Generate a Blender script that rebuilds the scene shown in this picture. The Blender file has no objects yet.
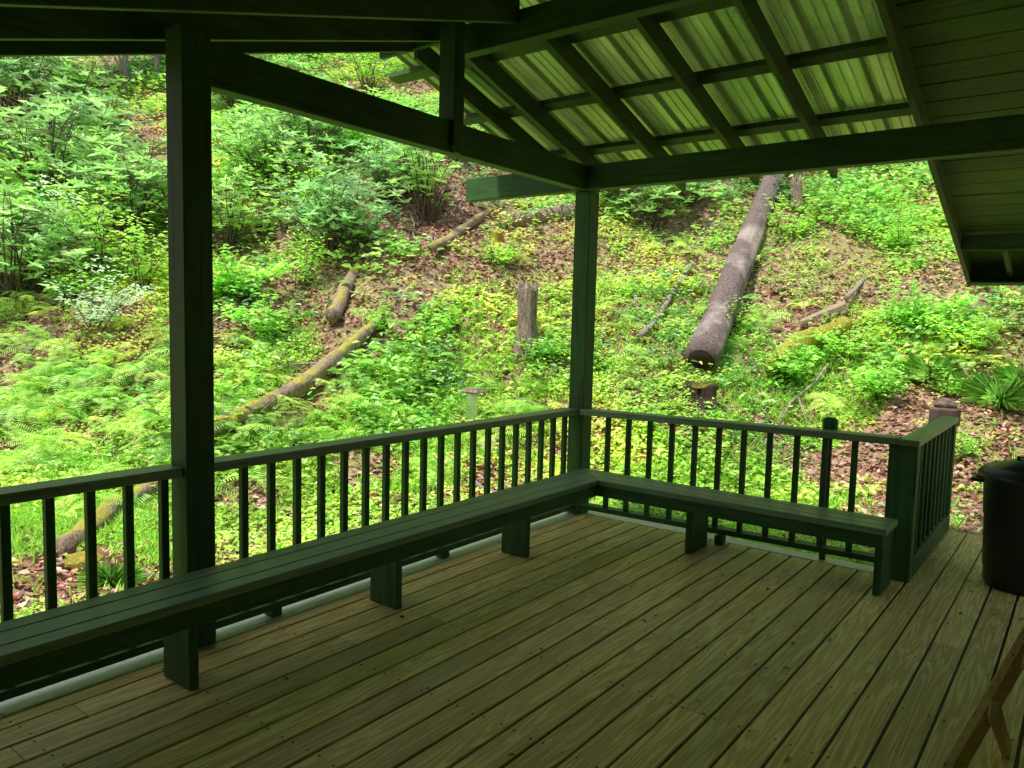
import bpy, bmesh, math, random
import numpy as np
from mathutils import Vector, Matrix
random.seed(7); RNG = np.random.default_rng(11)
sc = bpy.context.scene
COL = sc.collection
R = math.radians

# ------------------------------------------------------------------ helpers
def tag(o, label=None, cat=None, group=None, kind=None):
    if label: o['label'] = label
    if cat: o['category'] = cat
    if group: o['group'] = group
    if kind: o['kind'] = kind
    return o
def empty(name, loc=(0, 0, 0)):
    o = bpy.data.objects.new(name, None); COL.objects.link(o); o.location = loc
    o.empty_display_size = .2
    return o
def link(name, me, mat, parent=None):
    o = bpy.data.objects.new(name, me); COL.objects.link(o)
    if mat: me.materials.append(mat)
    if parent:
        o.parent = parent
        o.matrix_parent_inverse = Matrix.Translation(-Vector(parent.location))
    return o
class MB:
    """collects primitives into one mesh"""
    def __init__(s): s.bm = bmesh.new(); s.lay = s.bm.loops.layers.float_color.new('rnd')
    def _paint(s, faces):
        c = (random.random(), random.random(), random.random(), 1)
        for f in faces:
            for l in f.loops: l[s.lay] = c
    def box(s, x0, x1, y0, y1, z0, z1, bev=.003):
        return s.hexa([(x0,y0,z0),(x1,y0,z0),(x1,y1,z0),(x0,y1,z0),(x0,y0,z1),(x1,y0,z1),(x1,y1,z1),(x0,y1,z1)], bev)
    def hexa(s, p, bev=.003):
        b = bmesh.new()
        v = [b.verts.new(q) for q in p]
        for f in ((3,2,1,0),(4,5,6,7),(0,1,5,4),(1,2,6,5),(2,3,7,6),(3,0,4,7)): b.faces.new([v[i] for i in f])
        if bev: bmesh.ops.bevel(b, geom=list(b.edges), offset=bev, segments=1, affect='EDGES')
        bmesh.ops.recalc_face_normals(b, faces=b.faces)
        s._merge(b); return s
    def beam(s, a, b, w, h, up=(0,0,1), bev=.003):
        """box from a to b; w across, h along up; a,b are the centre line"""
        a, b = Vector(a), Vector(b); d = (b-a).normalized(); up = Vector(up)
        r = d.cross(up).normalized(); u = r.cross(d).normalized(); r *= w/2; u *= h/2
        return s.hexa([a-r-u, a+r-u, b+r-u, b-r-u, a-r+u, a+r+u, b+r+u, b-r+u], bev)
    def lathe(s, prof, seg=40, c=(0, 0)):
        b = bmesh.new(); rings = []
        for r, z in prof:
            rings.append([b.verts.new((c[0]+r*math.cos(2*math.pi*k/seg), c[1]+r*math.sin(2*math.pi*k/seg), z)) for k in range(seg)])
        for i in range(len(rings)-1):
            for k in range(seg):
                b.faces.new((rings[i][k], rings[i][(k+1)%seg], rings[i+1][(k+1)%seg], rings[i+1][k]))
        b.faces.new(rings[0][::-1]); b.faces.new(rings[-1])
        s._merge(b, True); return s
    def tube(s, pts, rad, seg=14, rough=0., cap=True, seed=0, freq=3.):
        rg = random.Random(seed); b = bmesh.new(); rings = []; n = len(pts)
        ph = [rg.random()*6.28 for _ in range(6)]
        for i, p in enumerate(pts):
            p = Vector(p); d = (Vector(pts[min(i+1, n-1)])-Vector(pts[max(i-1, 0)])).normalized()
            r = d.cross(Vector((0, 0, 1)))
            if r.length < .1: r = d.cross(Vector((0, 1, 0)))
            r.normalize(); u = r.cross(d)
            rr = rad[i] if hasattr(rad, '__len__') else rad
            ring = []
            for k in range(seg):
                a = 2*math.pi*k/seg
                q = 1+rough*(.5*math.sin(3*a+ph[0]+i*.31*freq)+.4*math.sin(5*a+ph[1]-i*.5)+.35*math.sin(9*a+ph[2])+.6*(rg.random()-.5))
                ring.append(b.verts.new(p+rr*q*(r*math.cos(a)+u*math.sin(a))))
            rings.append(ring)
        for i in range(n-1):
            for k in range(seg): b.faces.new((rings[i][k], rings[i][(k+1)%seg], rings[i+1][(k+1)%seg], rings[i+1][k]))
        if cap: b.faces.new(rings[0][::-1]); b.faces.new(rings[-1])
        bmesh.ops.recalc_face_normals(b, faces=b.faces)
        s._merge(b, True); return s
    def _merge(s, b, smooth=False):
        vm = {v: s.bm.verts.new(v.co) for v in b.verts}; fs = []
        for f in b.faces:
            nf = s.bm.faces.new([vm[v] for v in f.verts]); nf.smooth = smooth; fs.append(nf)
        s._paint(fs); b.free()
    def build(s, name, mat, parent=None):
        me = bpy.data.meshes.new(name); s.bm.to_mesh(me); s.bm.free()
        return link(name, me, mat, parent)
def copy_tree(o, parent=None):
    c = o.copy(); COL.objects.link(c)
    if parent: c.parent = parent
    for ch in list(o.children): copy_tree(ch, c)
    return c

# ------------------------------------------------------------------ node materials
def mat(name):
    m = bpy.data.materials.new(name); m.use_nodes = True
    nt = m.node_tree; b = nt.nodes['Principled BSDF']
    return m, nt, b
def N(nt, t, **kw):
    n = nt.nodes.new(t)
    for k, v in kw.items():
        if k in n.inputs.keys(): n.inputs[k].default_value = v
        else: setattr(n, k, v)
    return n
def ramp(nt, fac, stops):
    r = nt.nodes.new('ShaderNodeValToRGB'); e = r.color_ramp.elements
    while len(e) < len(stops): e.new(.5)
    for i, (p, c) in enumerate(stops): e[i].position = p; e[i].color = (*c, 1)
    nt.links.new(fac, r.inputs[0]); return r
def noise(nt, scale, detail=5, rough=.6, vec=None, stretch=None, obj=True):
    tc = nt.nodes.new('ShaderNodeTexCoord'); v = tc.outputs['Object'] if vec is None else vec
    if stretch:
        mp = nt.nodes.new('ShaderNodeMapping'); mp.inputs['Scale'].default_value = stretch
        nt.links.new(v, mp.inputs[0]); v = mp.outputs[0]
    n = N(nt, 'ShaderNodeTexNoise'); n.inputs['Scale'].default_value = scale
    n.inputs['Detail'].default_value = detail; n.inputs['Roughness'].default_value = rough
    nt.links.new(v, n.inputs['Vector']); return n
def mix(nt, fac, a, b, mode='MIX'):
    m = nt.nodes.new('ShaderNodeMix'); m.data_type = 'RGBA'; m.blend_type = mode
    for s, v in ((m.inputs[0], fac), (m.inputs[6], a), (m.inputs[7], b)):
        if hasattr(v, 'links') or isinstance(v, bpy.types.NodeSocket): nt.links.new(v, s)
        else: s.default_value = v if not isinstance(v, tuple) or len(v) == 4 else (*v, 1)
    return m.outputs[2]
def bump(nt, b, h, dist=.01, strength=.5):
    n = N(nt, 'ShaderNodeBump'); n.inputs['Strength'].default_value = strength; n.inputs['Distance'].default_value = dist
    nt.links.new(h, n.inputs['Height']); nt.links.new(n.outputs[0], b.inputs['Normal'])

def painted_wood(name, c1, c2, axis, rough=.5, wear=.5, spec=.3):
    m, nt, b = mat(name)
    st = {'x': (.6, 9, 9), 'y': (9, .6, 9), 'z': (9, 9, .6)}[axis]
    n1 = noise(nt, 4, 6, .65, stretch=st); n2 = noise(nt, 1.7, 4, .6)
    n3 = noise(nt, 22, 3, .6, stretch=st)
    c = ramp(nt, n2.outputs[0], [(.3, c1), (.7, c2)]).outputs[0]
    g = ramp(nt, n1.outputs[0], [(.3, (.62,)*3), (.5, (1,)*3), (.72, (1.25,)*3)]).outputs[0]
    c = mix(nt, 1., c, g, 'MULTIPLY')
    at = N(nt, 'ShaderNodeAttribute', attribute_name='rnd')
    mr = N(nt, 'ShaderNodeMapRange'); mr.inputs[3].default_value = .78; mr.inputs[4].default_value = 1.22
    nt.links.new(at.outputs['Fac'], mr.inputs[0])
    c = mix(nt, 1., c, mr.outputs[0], 'MULTIPLY')
    # nicks where the bare wood and grime show
    n4 = noise(nt, 14, 6, .75)
    k = ramp(nt, n4.outputs[0], [(.66, (0,)*3), (.72, (wear,)*3)]).outputs[0]
    c = mix(nt, k, c, (.16, .14, .09, 1))
    st2 = tuple(q*3.2 if q > 5 else q*.7 for q in st)
    n6 = noise(nt, 3.1, 2, .5, stretch=st2)
    k6 = ramp(nt, n6.outputs[0], [(.67, (0,)*3), (.70, (.8,)*3)]).outputs[0]
    c = mix(nt, k6, c, (.008, .012, .006, 1))
    nt.links.new(c, b.inputs['Base Color'])
    rr = ramp(nt, n1.outputs[0], [(.3, (rough-.12,)*3), (.7, (rough+.15,)*3)]).outputs[0]
    nt.links.new(rr, b.inputs['Roughness'])
    b.inputs['Specular IOR Level'].default_value = spec
    bump(nt, b, n3.outputs[0], .004, .35)
    return m
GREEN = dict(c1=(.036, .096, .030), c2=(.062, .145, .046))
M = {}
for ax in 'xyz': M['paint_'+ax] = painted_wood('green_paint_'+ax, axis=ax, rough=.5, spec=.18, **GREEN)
M['bench_paint_y'] = painted_wood('wet_sheen_bench_paint_y', axis='y', rough=.40, spec=.6, c1=(.15, .24, .11), c2=(.20, .30, .14))  # wet sky sheen painted as a lighter base colour on seats and handrails
M['bench_paint_x'] = painted_wood('wet_sheen_bench_paint_x', axis='x', rough=.40, spec=.6, c1=(.15, .24, .11), c2=(.20, .30, .14))  # same painted sheen, grain along x
M['pale_board_x'] = painted_wood('sky_sheen_board_x', (.72, .64, .42), (.86, .79, .56), 'x', .4, .2, .7)  # far border board: sky light painted in as a paler colour
M['ceiling'] = painted_wood('green_ceiling_boards', (.060, .14, .028), (.095, .20, .045), 'x', .6)
M['rafter'] = painted_wood('green_rafters', (.042, .090, .024), (.070, .135, .040), 'y', .55)
M['post_weathered'] = painted_wood('weathered_post_wood', (.10, .065, .05), (.17, .12, .095), 'z', .8, .2)
M['chair_wood'] = painted_wood('chair_wood', (.46, .30, .09), (.62, .44, .15), 'y', .5, .0)

def deck_mat(axis):
    m, nt, b = mat('deck_boards_'+axis)
    tc = N(nt, 'ShaderNodeTexCoord'); at = N(nt, 'ShaderNodeAttribute', attribute_name='rnd')
    sc_ = N(nt, 'ShaderNodeVectorMath', operation='SCALE'); sc_.inputs['Scale'].default_value = 17.
    nt.links.new(at.outputs['Color'], sc_.inputs[0])
    ad = N(nt, 'ShaderNodeVectorMath', operation='ADD')
    nt.links.new(tc.outputs['Object'], ad.inputs[0]); nt.links.new(sc_.outputs[0], ad.inputs[1])
    v = ad.outputs[0]
    st = (14, .9, 4) if axis == 'y' else (.9, 14, 4)
    # cathedral grain: bands of a stretched, warped noise
    nb = noise(nt, 1.0, 3, .55, vec=v, stretch=(6.5, .32, 1) if axis == 'y' else (.32, 6.5, 1))
    mul = N(nt, 'ShaderNodeMath', operation='MULTIPLY'); mul.inputs[1].default_value = 120
    nt.links.new(nb.outputs[0], mul.inputs[0])
    sn = N(nt, 'ShaderNodeMath', operation='SINE'); nt.links.new(mul.outputs[0], sn.inputs[0])
    n1 = noise(nt, 3, 8, .7, vec=v, stretch=st)
    n2 = noise(nt, .9, 5, .65); n3 = noise(nt, 60, 3, .7, vec=v, stretch=(1, .12, 1) if axis == 'y' else (.12, 1, 1))
    base = ramp(nt, n1.outputs[0], [(.25, (.72, .51, .14)), (.5, (.98, .74, .22)), (.75, (.98, .86, .32))]).outputs[0]
    gr = ramp(nt, sn.outputs[0], [(.0, (.66, .58, .46)), (.28, (.95, .94, .91)), (1., (1.12, 1.12, 1.12))]).outputs[0]
    c = mix(nt, .62, base, gr, 'MULTIPLY')
    sep = N(nt, 'ShaderNodeSeparateColor'); nt.links.new(at.outputs['Color'], sep.inputs[0])
    mr = N(nt, 'ShaderNodeMapRange'); mr.inputs[3].default_value = .72; mr.inputs[4].default_value = 1.12
    nt.links.new(sep.outputs[1], mr.inputs[0]); c = mix(nt, 1., c, mr.outputs[0], 'MULTIPLY')
    # algae and damp in broad patches
    k = ramp(nt, n2.outputs[0], [(.42, (0,)*3), (.72, (.22,)*3)]).outputs[0]
    c = mix(nt, k, c, (.46, .36, .10, 1))
    n5 = noise(nt, 9, 6, .8); k5 = ramp(nt, n5.outputs[0], [(.62, (0,)*3), (.74, (.45,)*3)]).outputs[0]
    c = mix(nt, k5, c, (.06, .045, .02, 1))
    vo = N(nt, 'ShaderNodeTexVoronoi'); vo.inputs['Scale'].default_value = 1.7
    mp = N(nt, 'ShaderNodeMapping'); mp.inputs['Scale'].default_value = (3.4, 1, 1) if axis == 'y' else (1, 3.4, 1)
    nt.links.new(v, mp.inputs[0]); nt.links.new(mp.outputs[0], vo.inputs['Vector'])
    kk = ramp(nt, vo.outputs['Distance'], [(.03, (.8,)*3), (.065, (0,)*3)]).outputs[0]
    c = mix(nt, kk, c, (.05, .032, .015, 1))
    nt.links.new(c, b.inputs['Base Color'])
    rr = ramp(nt, n2.outputs[0], [(.3, (.75,)*3), (.7, (.42,)*3)]).outputs[0]
    nt.links.new(rr, b.inputs['Roughness'])
    h = N(nt, 'ShaderNodeMath', operation='ADD'); nt.links.new(n3.outputs[0], h.inputs[0])
    h2 = N(nt, 'ShaderNodeMath', operation='MULTIPLY'); h2.inputs[1].default_value = .35
    nt.links.new(sn.outputs[0], h2.inputs[0]); nt.links.new(h2.outputs[0], h.inputs[1])
    bump(nt, b, h.outputs[0], .0035, .5)
    return m
M['deck_y'] = deck_mat('y'); M['deck_x'] = deck_mat('x')

M['pale_board'] = painted_wood('rain_washed_board', (.78, .74, .62), (.90, .87, .76), 'y', .35, .2, .8)  # sky-lit paleness of the left border strip put into the base colour
def metal_mat():
    m, nt, b = mat('galvanised_roof_metal')
    n1 = noise(nt, 1.5, 5, .6, stretch=(5, .5, 1)); n2 = noise(nt, 2, 2, .5)
    c = ramp(nt, n1.outputs[0], [(.3, (.32, .42, .18)), (.7, (.60, .72, .36))]).outputs[0]
    # rib shading painted into the colour as dark stripes
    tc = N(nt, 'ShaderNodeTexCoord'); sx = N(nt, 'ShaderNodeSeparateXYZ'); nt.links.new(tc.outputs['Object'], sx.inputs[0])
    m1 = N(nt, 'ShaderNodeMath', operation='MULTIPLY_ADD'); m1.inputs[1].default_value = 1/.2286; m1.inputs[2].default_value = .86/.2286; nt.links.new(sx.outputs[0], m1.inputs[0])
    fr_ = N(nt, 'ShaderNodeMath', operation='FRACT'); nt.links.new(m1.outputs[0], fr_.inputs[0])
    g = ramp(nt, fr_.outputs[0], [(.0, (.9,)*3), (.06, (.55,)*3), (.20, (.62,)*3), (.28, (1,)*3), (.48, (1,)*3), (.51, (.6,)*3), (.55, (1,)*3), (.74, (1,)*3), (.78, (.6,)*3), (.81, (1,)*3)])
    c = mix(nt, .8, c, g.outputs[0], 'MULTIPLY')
    nt.links.new(c, b.inputs['Base Color']); b.inputs['Metallic'].default_value = .85
    nt.links.new(ramp(nt, n2.outputs[0], [(.3, (.24,)*3), (.7, (.36,)*3)]).outputs[0], b.inputs['Roughness'])
    return m
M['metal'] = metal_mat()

def plastic(name, c, rough):
    m, nt, b = mat(name); n = noise(nt, 6, 5, .7)
    nt.links.new(ramp(nt, n.outputs[0], [(.3, tuple(x*.7 for x in c)), (.75, tuple(min(1, x*1.5) for x in c))]).outputs[0], b.inputs['Base Color'])
    nt.links.new(ramp(nt, n.outputs[0], [(.3, (rough,)*3), (.7, (rough+.15,)*3)]).outputs[0], b.inputs['Roughness'])
    bump(nt, b, noise(nt, 180, 2).outputs[0], .001, .3)
    return m
M['can'] = plastic('black_plastic', (.013, .015, .014), .30)
M['pvc'] = plastic('pale_pipe', (.62, .66, .70), .5)

def bark_mat(name, dark, light, moss=.5, mscale=1.2, stretch=(6, 6, 1.2), lichen=0., mosscol=(.30, .30, .02)):
    m, nt, b = mat(name)
    n1 = noise(nt, 6, 8, .75, stretch=stretch); n2 = noise(nt, mscale, 5, .65); n3 = noise(nt, 40, 4, .7)
    v = N(nt, 'ShaderNodeTexVoronoi', feature='DISTANCE_TO_EDGE'); v.inputs['Scale'].default_value = 9
    tc = N(nt, 'ShaderNodeTexCoord'); mp = N(nt, 'ShaderNodeMapping'); mp.inputs['Scale'].default_value = tuple(s*.33 for s in stretch)
    nt.links.new(tc.outputs['Object'], mp.inputs[0]); nt.links.new(mp.outputs[0], v.inputs['Vector'])
    c = ramp(nt, n1.outputs[0], [(.28, dark), (.5, tuple((a+q)/2 for a, q in zip(dark, light))), (.72, light)]).outputs[0]
    cr = ramp(nt, v.outputs['Distance'], [(.0, (.35,)*3), (.12, (1,)*3)]).outputs[0]
    c = mix(nt, .7, c, cr, 'MULTIPLY')
    if lichen:
        k = ramp(nt, n2.outputs[0], [(.52, (0,)*3), (.62, (lichen,)*3)]).outputs[0]
        c = mix(nt, k, c, (.50, .42, .38, 1))
    # moss lies on the upward faces
    ge = N(nt, 'ShaderNodeNewGeometry'); se = N(nt, 'ShaderNodeSeparateXYZ'); nt.links.new(ge.outputs['Normal'], se.inputs[0])
    nm = noise(nt, mscale*2.3, 6, .7)
    ad = N(nt, 'ShaderNodeMath', operation='MULTIPLY_ADD'); ad.inputs[1].default_value = .22
    nt.links.new(se.outputs[2], ad.inputs[0]); nt.links.new(nm.outputs[0], ad.inputs[2])
    t = .95-moss*.6
    k = ramp(nt, ad.outputs[0], [(max(0, t-.06), (0,)*3), (min(1, t+.06), (.95,)*3)]).outputs[0]
    mc = ramp(nt, n3.outputs[0], [(.3, tuple(x*.45 for x in mosscol)), (.7, mosscol)]).outputs[0]
    c = mix(nt, k, c, mc)
    nt.links.new(c, b.inputs['Base Color']); b.inputs['Roughness'].default_value = .9
    h = N(nt, 'ShaderNodeMath', operation='ADD'); nt.links.new(n1.outputs[0], h.inputs[0]); nt.links.new(n3.outputs[0], h.inputs[1])
    bump(nt, b, h.outputs[0], .03, .9)
    return m
M['bark_grey'] = bark_mat('grey_bark', (.075, .05, .047), (.34, .26, .245), .12, .7, lichen=.75)
M['bark_moss'] = bark_mat('mossy_bark', (.14, .09, .06), (.62, .47, .36), .45, .8, mosscol=(.62, .58, .06))
M['bark_stump'] = bark_mat('rotten_wood', (.09, .05, .035), (.58, .45, .36), .12, 1.3, stretch=(9, 9, 1.1))
M['bark_dark'] = bark_mat('dark_rotten_wood', (.02, .012, .008), (.12, .07, .045), .45, 1.3, stretch=(9, 9, 1.1))
M['bark_root'] = bark_mat('moss_covered_wood', (.12, .07, .03), (.40, .28, .18), 1.0, 1.5, mosscol=(.55, .48, .05))
M['bark_stem'] = bark_mat('stem_bark', (.07, .04, .03), (.26, .18, .14), .1, 1.2)
M['bark_pale'] = bark_mat('pale_stem_bark', (.25, .20, .17), (.55, .48, .43), .0, 1.2)
M['stone'] = bark_mat('leafy_stone', (.16, .11, .08), (.5, .4, .32), .15, 3., stretch=(3, 3, 3))
M['bare_wood'] = bark_mat('bare_split_wood', (.30, .20, .13), (.62, .48, .34), .0, 2., stretch=(1.2, 9, 9))

def leaf_mat(name, trans=.38, rough=.38, spec=.6):
    m, nt, b = mat(name)
    at = N(nt, 'ShaderNodeAttribute', attribute_name='col')
    nt.links.new(at.outputs['Color'], b.inputs['Base Color'])
    b.inputs['Roughness'].default_value = rough; b.inputs['Specular IOR Level'].default_value = spec
    if trans:
        tr = N(nt, 'ShaderNodeBsdfTranslucent')
        br = N(nt, 'ShaderNodeHueSaturation'); br.inputs['Value'].default_value = 1.15; br.inputs['Hue'].default_value = .49
        nt.links.new(at.outputs['Color'], br.inputs['Color']); nt.links.new(br.outputs[0], tr.inputs[0])
        ms = N(nt, 'ShaderNodeMixShader'); ms.inputs[0].default_value = trans
        nt.links.new(b.outputs[0], ms.inputs[1]); nt.links.new(tr.outputs[0], ms.inputs[2])
        nt.links.new(ms.outputs[0], nt.nodes['Material Output'].inputs[0])
    return m
M['leaf'] = leaf_mat('soft_leaf'); M['leaf_glossy'] = leaf_mat('leathery_leaf', .25, .33, .6)
M['litter'] = leaf_mat('dead_leaf', .15, .6, .3)

def ground_mat():
    m, nt, b = mat('forest_floor')
    n1 = noise(nt, .45, 6, .65); n2 = noise(nt, 7, 8, .8); n3 = noise(nt, 30, 4, .75)
    v = N(nt, 'ShaderNodeTexVoronoi'); v.inputs['Scale'].default_value = 16
    tc = N(nt, 'ShaderNodeTexCoord'); nt.links.new(tc.outputs['Object'], v.inputs['Vector'])
    lit = ramp(nt, v.outputs['Color'], [(.15, (.13, .065, .04)), (.45, (.28, .16, .10)), (.7, (.44, .28, .19)), (.9, (.60, .44, .33))]).outputs[0]
    soil = ramp(nt, n2.outputs[0], [(.3, (.09, .05, .032)), (.6, (.24, .15, .10)), (.8, (.42, .28, .20))]).outputs[0]
    c = mix(nt, ramp(nt, n3.outputs[0], [(.4, (.25,)*3), (.6, (.95,)*3)]).outputs[0], soil, lit)
    k = ramp(nt, n1.outputs[0], [(.46, (0,)*3), (.58, (.75,)*3)]).outputs[0]
    kk = mix(nt, 1., k, ramp(nt, n2.outputs[0], [(.42, (0,)*3), (.55, (1,)*3)]).outputs[0], 'MULTIPLY')
    c = mix(nt, kk, c, (.24, .32, .05, 1))
    nt.links.new(c, b.inputs['Base Color']); b.inputs['Roughness'].default_value = .9
    bump(nt, b, mix(nt, .5, n3.outputs[0], v.outputs['Distance']), .04, .8)
    return m
M['ground'] = ground_mat()

# ------------------------------------------------------------------ camera
CP = (3.3862, -5.2759, 1.6090); YAW, PIT, ROL, FPX = 0.65202, -0.08729, 0.025287, 764.175
fw = Vector((-math.sin(YAW)*math.cos(PIT), math.cos(YAW)*math.cos(PIT), math.sin(PIT)))
r0 = Vector((math.cos(YAW), math.sin(YAW), 0)); u0 = r0.cross(fw)
cr = math.cos(ROL)*r0+math.sin(ROL)*u0; cu = -math.sin(ROL)*r0+math.cos(ROL)*u0
cd = bpy.data.cameras.new('camera'); cam = bpy.data.objects.new('camera', cd); COL.objects.link(cam)
mw = Matrix.Identity(4)
for i in range(3): mw[i][0] = cr[i]; mw[i][1] = cu[i]; mw[i][2] = -fw[i]; mw[i][3] = CP[i]
cam.matrix_world = mw; cd.sensor_width = 36; cd.lens = 36*FPX/1024; cd.clip_end = 2000; cd.clip_start = .05
sc.camera = cam
def ray(px, py):
    d = fw+cr*((px-512)/FPX)+cu*((384-py)/FPX); return d.normalized()
def on(px, py, ax, v):
    d = ray(px, py); k = 'xyz'.index(ax); return Vector(CP)+d*((v-CP[k])/d[k])

# ------------------------------------------------------------------ terrain
def vnoise(x, y, seed=0):
    x = np.asarray(x, float); y = np.asarray(y, float)
    xi = np.floor(x).astype(np.int64); yi = np.floor(y).astype(np.int64); fx = x-xi; fy = y-yi
    fx = fx*fx*(3-2*fx); fy = fy*fy*(3-2*fy)
    def h(a, b):
        q = (a*374761393+b*668265263+seed*974634777) & 0x7fffffff
        q = ((q ^ (q >> 13))*1274126177) & 0x7fffffff
        return ((q ^ (q >> 16)) & 0xffff)/65535.
    return (h(xi, yi)*(1-fx)+h(xi+1, yi)*fx)*(1-fy)+(h(xi, yi+1)*(1-fx)+h(xi+1, yi+1)*fx)*fy
def fbm(x, y, sc_, seed=0, oct=4):
    t = 0; a = 1; s = 0
    for o in range(oct):
        t = t+a*vnoise(np.asarray(x)*sc_*2**o+o*13.7, np.asarray(y)*sc_*2**o-o*7.1, seed+o); s += a; a *= .5
    return t/s
UX, UY = -.55, .835
def H(x, y):
    x = np.asarray(x, float); y = np.asarray(y, float)
    s = UX*x+UY*y-2.4
    rise = np.where(s > 0, .66*s, 0)+.33*np.log1p(np.exp(-np.abs(s)*2.2))   # soft toe
    rise = np.minimum(rise, 1e9)
    far = 42*(1-np.exp(-np.maximum(rise, 0)/42.)) if False else np.where(rise > 26, 26+18*(1-np.exp(-(rise-26)/18)), rise)
    base = -.5+.40/(1+np.exp(-(x-1.9)*2.4))*1/(1+np.exp(-(y-.2)*3))
    down = np.where(s < -14, (s+14)*.10, 0)
    amp = 1/(1+np.exp(-(s-.8)*1.5))
    bumps = (fbm(x, y, .33, 3)-.5)*1.3*amp+(fbm(x, y, 1.3, 9)-.5)*.38*(.25+.75*amp)+(fbm(x, y, 5, 19, 2)-.5)*.05
    # cut bank behind the right end of the deck
    bank = .75/(1+np.exp(-(s-2.0)*4))*1/(1+np.exp(-(x-2.4)*3))
    near = np.exp(-((x-3)**2+(y-1.6)**2)/1.2)*.0
    h = base+far+bumps+bank+down+near
    deckz = (x > -.6) & (x < 6) & (y > -9) & (y < 1.9)
    return np.where(deckz, np.minimum(h, -.16), h)
def hz(x, y): return float(H(x, y))
def hit(px, py):
    d = ray(px, py); t = 5.0; p = Vector(CP)
    while t < 80:
        q = p+d*t
        if q.z < hz(q.x, q.y): break
        t += .05
    return Vector((q.x, q.y, hz(q.x, q.y)))
def grid_axis():
    a = list(np.arange(-26, 24, .17)); o = a[-1]; st = .3
    while o < 320: o += st; a.append(o); st *= 1.16
    o = a[0]; st = .3
    while o > -320: o -= st; a.insert(0, o); st *= 1.16
    return np.array(a)
gx = grid_axis(); gy = grid_axis(); X, Y = np.meshgrid(gx, gy, indexing='ij'); Z = H(X, Y)
n, m_ = X.shape
me = bpy.data.meshes.new('ground')
vs = np.stack([X, Y, Z], -1).reshape(-1, 3).astype(np.float32)
idx = np.arange(n*m_).reshape(n, m_)
q = np.stack([idx[:-1, :-1], idx[1:, :-1], idx[1:, 1:], idx[:-1, 1:]], -1).reshape(-1, 4)
me.vertices.add(len(vs)); me.vertices.foreach_set('co', vs.ravel())
me.loops.add(q.size); me.loops.foreach_set('vertex_index', q.ravel().astype(np.int32))
me.polygons.add(len(q)); me.polygons.foreach_set('loop_start', np.arange(0, q.size, 4, dtype=np.int32))
me.update(); me.validate(); me.polygons.foreach_set('use_smooth', np.ones(len(q), bool))
tag(link('ground', me, M['ground']), kind='structure')

# ------------------------------------------------------------------ leaf geometry in bulk
def norm(a): return a/np.maximum(np.linalg.norm(a, axis=1, keepdims=True), 1e-9)
class Leaves:
    def __init__(s): s.v = []; s.c = []; s.nq = 0
    def add(s, P, D, Nn, L, W, C, droop=.25, fold=.2):
        """P base, D direction, Nn rough normal, L length, W width, C colour: all (n,..)"""
        D = norm(D); S = norm(np.cross(D, Nn)); U = np.cross(S, D)
        L = np.broadcast_to(L, (len(P),))[:, None]; W = np.broadcast_to(W, (len(P),))[:, None]
        b = P; t = P+D*L-U*L*droop
        l1 = P+D*L*.33+S*W*.5+U*W*fold; r1 = P+D*L*.33-S*W*.5+U*W*fold
        l2 = P+D*L*.72+S*W*.36+U*(W*fold*.7-L*droop*.5); r2 = P+D*L*.72-S*W*.36+U*(W*fold*.7-L*droop*.5)
        s.v.append(np.stack([b, l1, l2, t, r2, r1], 1)); s.c.append(np.broadcast_to(C, (len(P), 3)))
    def mesh(s, name):
        v = np.concatenate(s.v).astype(np.float32); c = np.concatenate(s.c); n = len(v)
        me = bpy.data.meshes.new(name)
        i = np.arange(n)[:, None]*6
        q = np.concatenate([i+np.array([[0, 3, 2, 1]]), i+np.array([[0, 5, 4, 3]])], 1).reshape(-1)
        me.vertices.add(n*6); me.vertices.foreach_set('co', v.reshape(-1))
        me.loops.add(n*8); me.loops.foreach_set('vertex_index', q.astype(np.int32))
        me.polygons.add(n*2); me.polygons.foreach_set('loop_start', np.arange(0, n*8, 4, dtype=np.int32))
        me.update()
        a = me.color_attributes.new('col', 'FLOAT_COLOR', 'POINT')
        cc = np.ones((n*6, 4), np.float32); cc[:, :3] = np.repeat(c, 6, 0); a.data.foreach_set('color', cc.ravel())
        return me
def rnd(n, a=0., b=1.): return RNG.uniform(a, b, n)
GAIN = np.array([2.5, 2.65, 2.6])
def hues(n, base, var=.25, yellow=.15):
    c = (np.array(base)*GAIN)[None, :]*(1+RNG.normal(0, var, (n, 1))).clip(.35, 1.9)
    y = RNG.uniform(0, yellow, (n, 1)); c = c*(1-y)+np.array([[.62, .85, .22]])*y
    return c.clip(.004, .95)
def upish(n, tilt=.5):
    a = norm(RNG.normal(0, 1, (n, 3))); a[:, 2] = 0; u = np.zeros((n, 3)); u[:, 2] = 1
    return norm(u+a*tilt)
def scatter(n, mask, xr=(-20, 9), yr=(-10, 22), pw=0):
    """points on the visible part of the slope, denser near the porch"""
    out = []; tot = 0; n = int(n*1.3)
    while tot < n:
        d = RNG.uniform(3.5, 27, 40000)**1.; a = RNG.uniform(-.92, 1.0, 40000)
        keep = rnd(40000) < (d/27)**pw if pw else np.ones(40000, bool)
        x = CP[0]+d*np.sin(a-YAW); y = CP[1]+d*np.cos(a-YAW)
        out_deck = ~((x > -.25) & (y < .35) & (x < 2.8)) & ~((x > 2.3) & (y < 2.0)) & (y > -9)
        k = keep & out_deck; x, y = x[k], y[k]
        k = rnd(len(x)) < mask(x, y); x, y = x[k], y[k]
        out.append(np.stack([x, y], 1)); tot += len(x)
    return np.concatenate(out)[:n]
def S_(x, y): return UX*x+UY*y-2.4
def sm(x, a, b): return np.clip((x-a)/(b-a), 0, 1)
def patch(x, y): return fbm(x, y, .42, 31, 4)         # where green covers the slope
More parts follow.
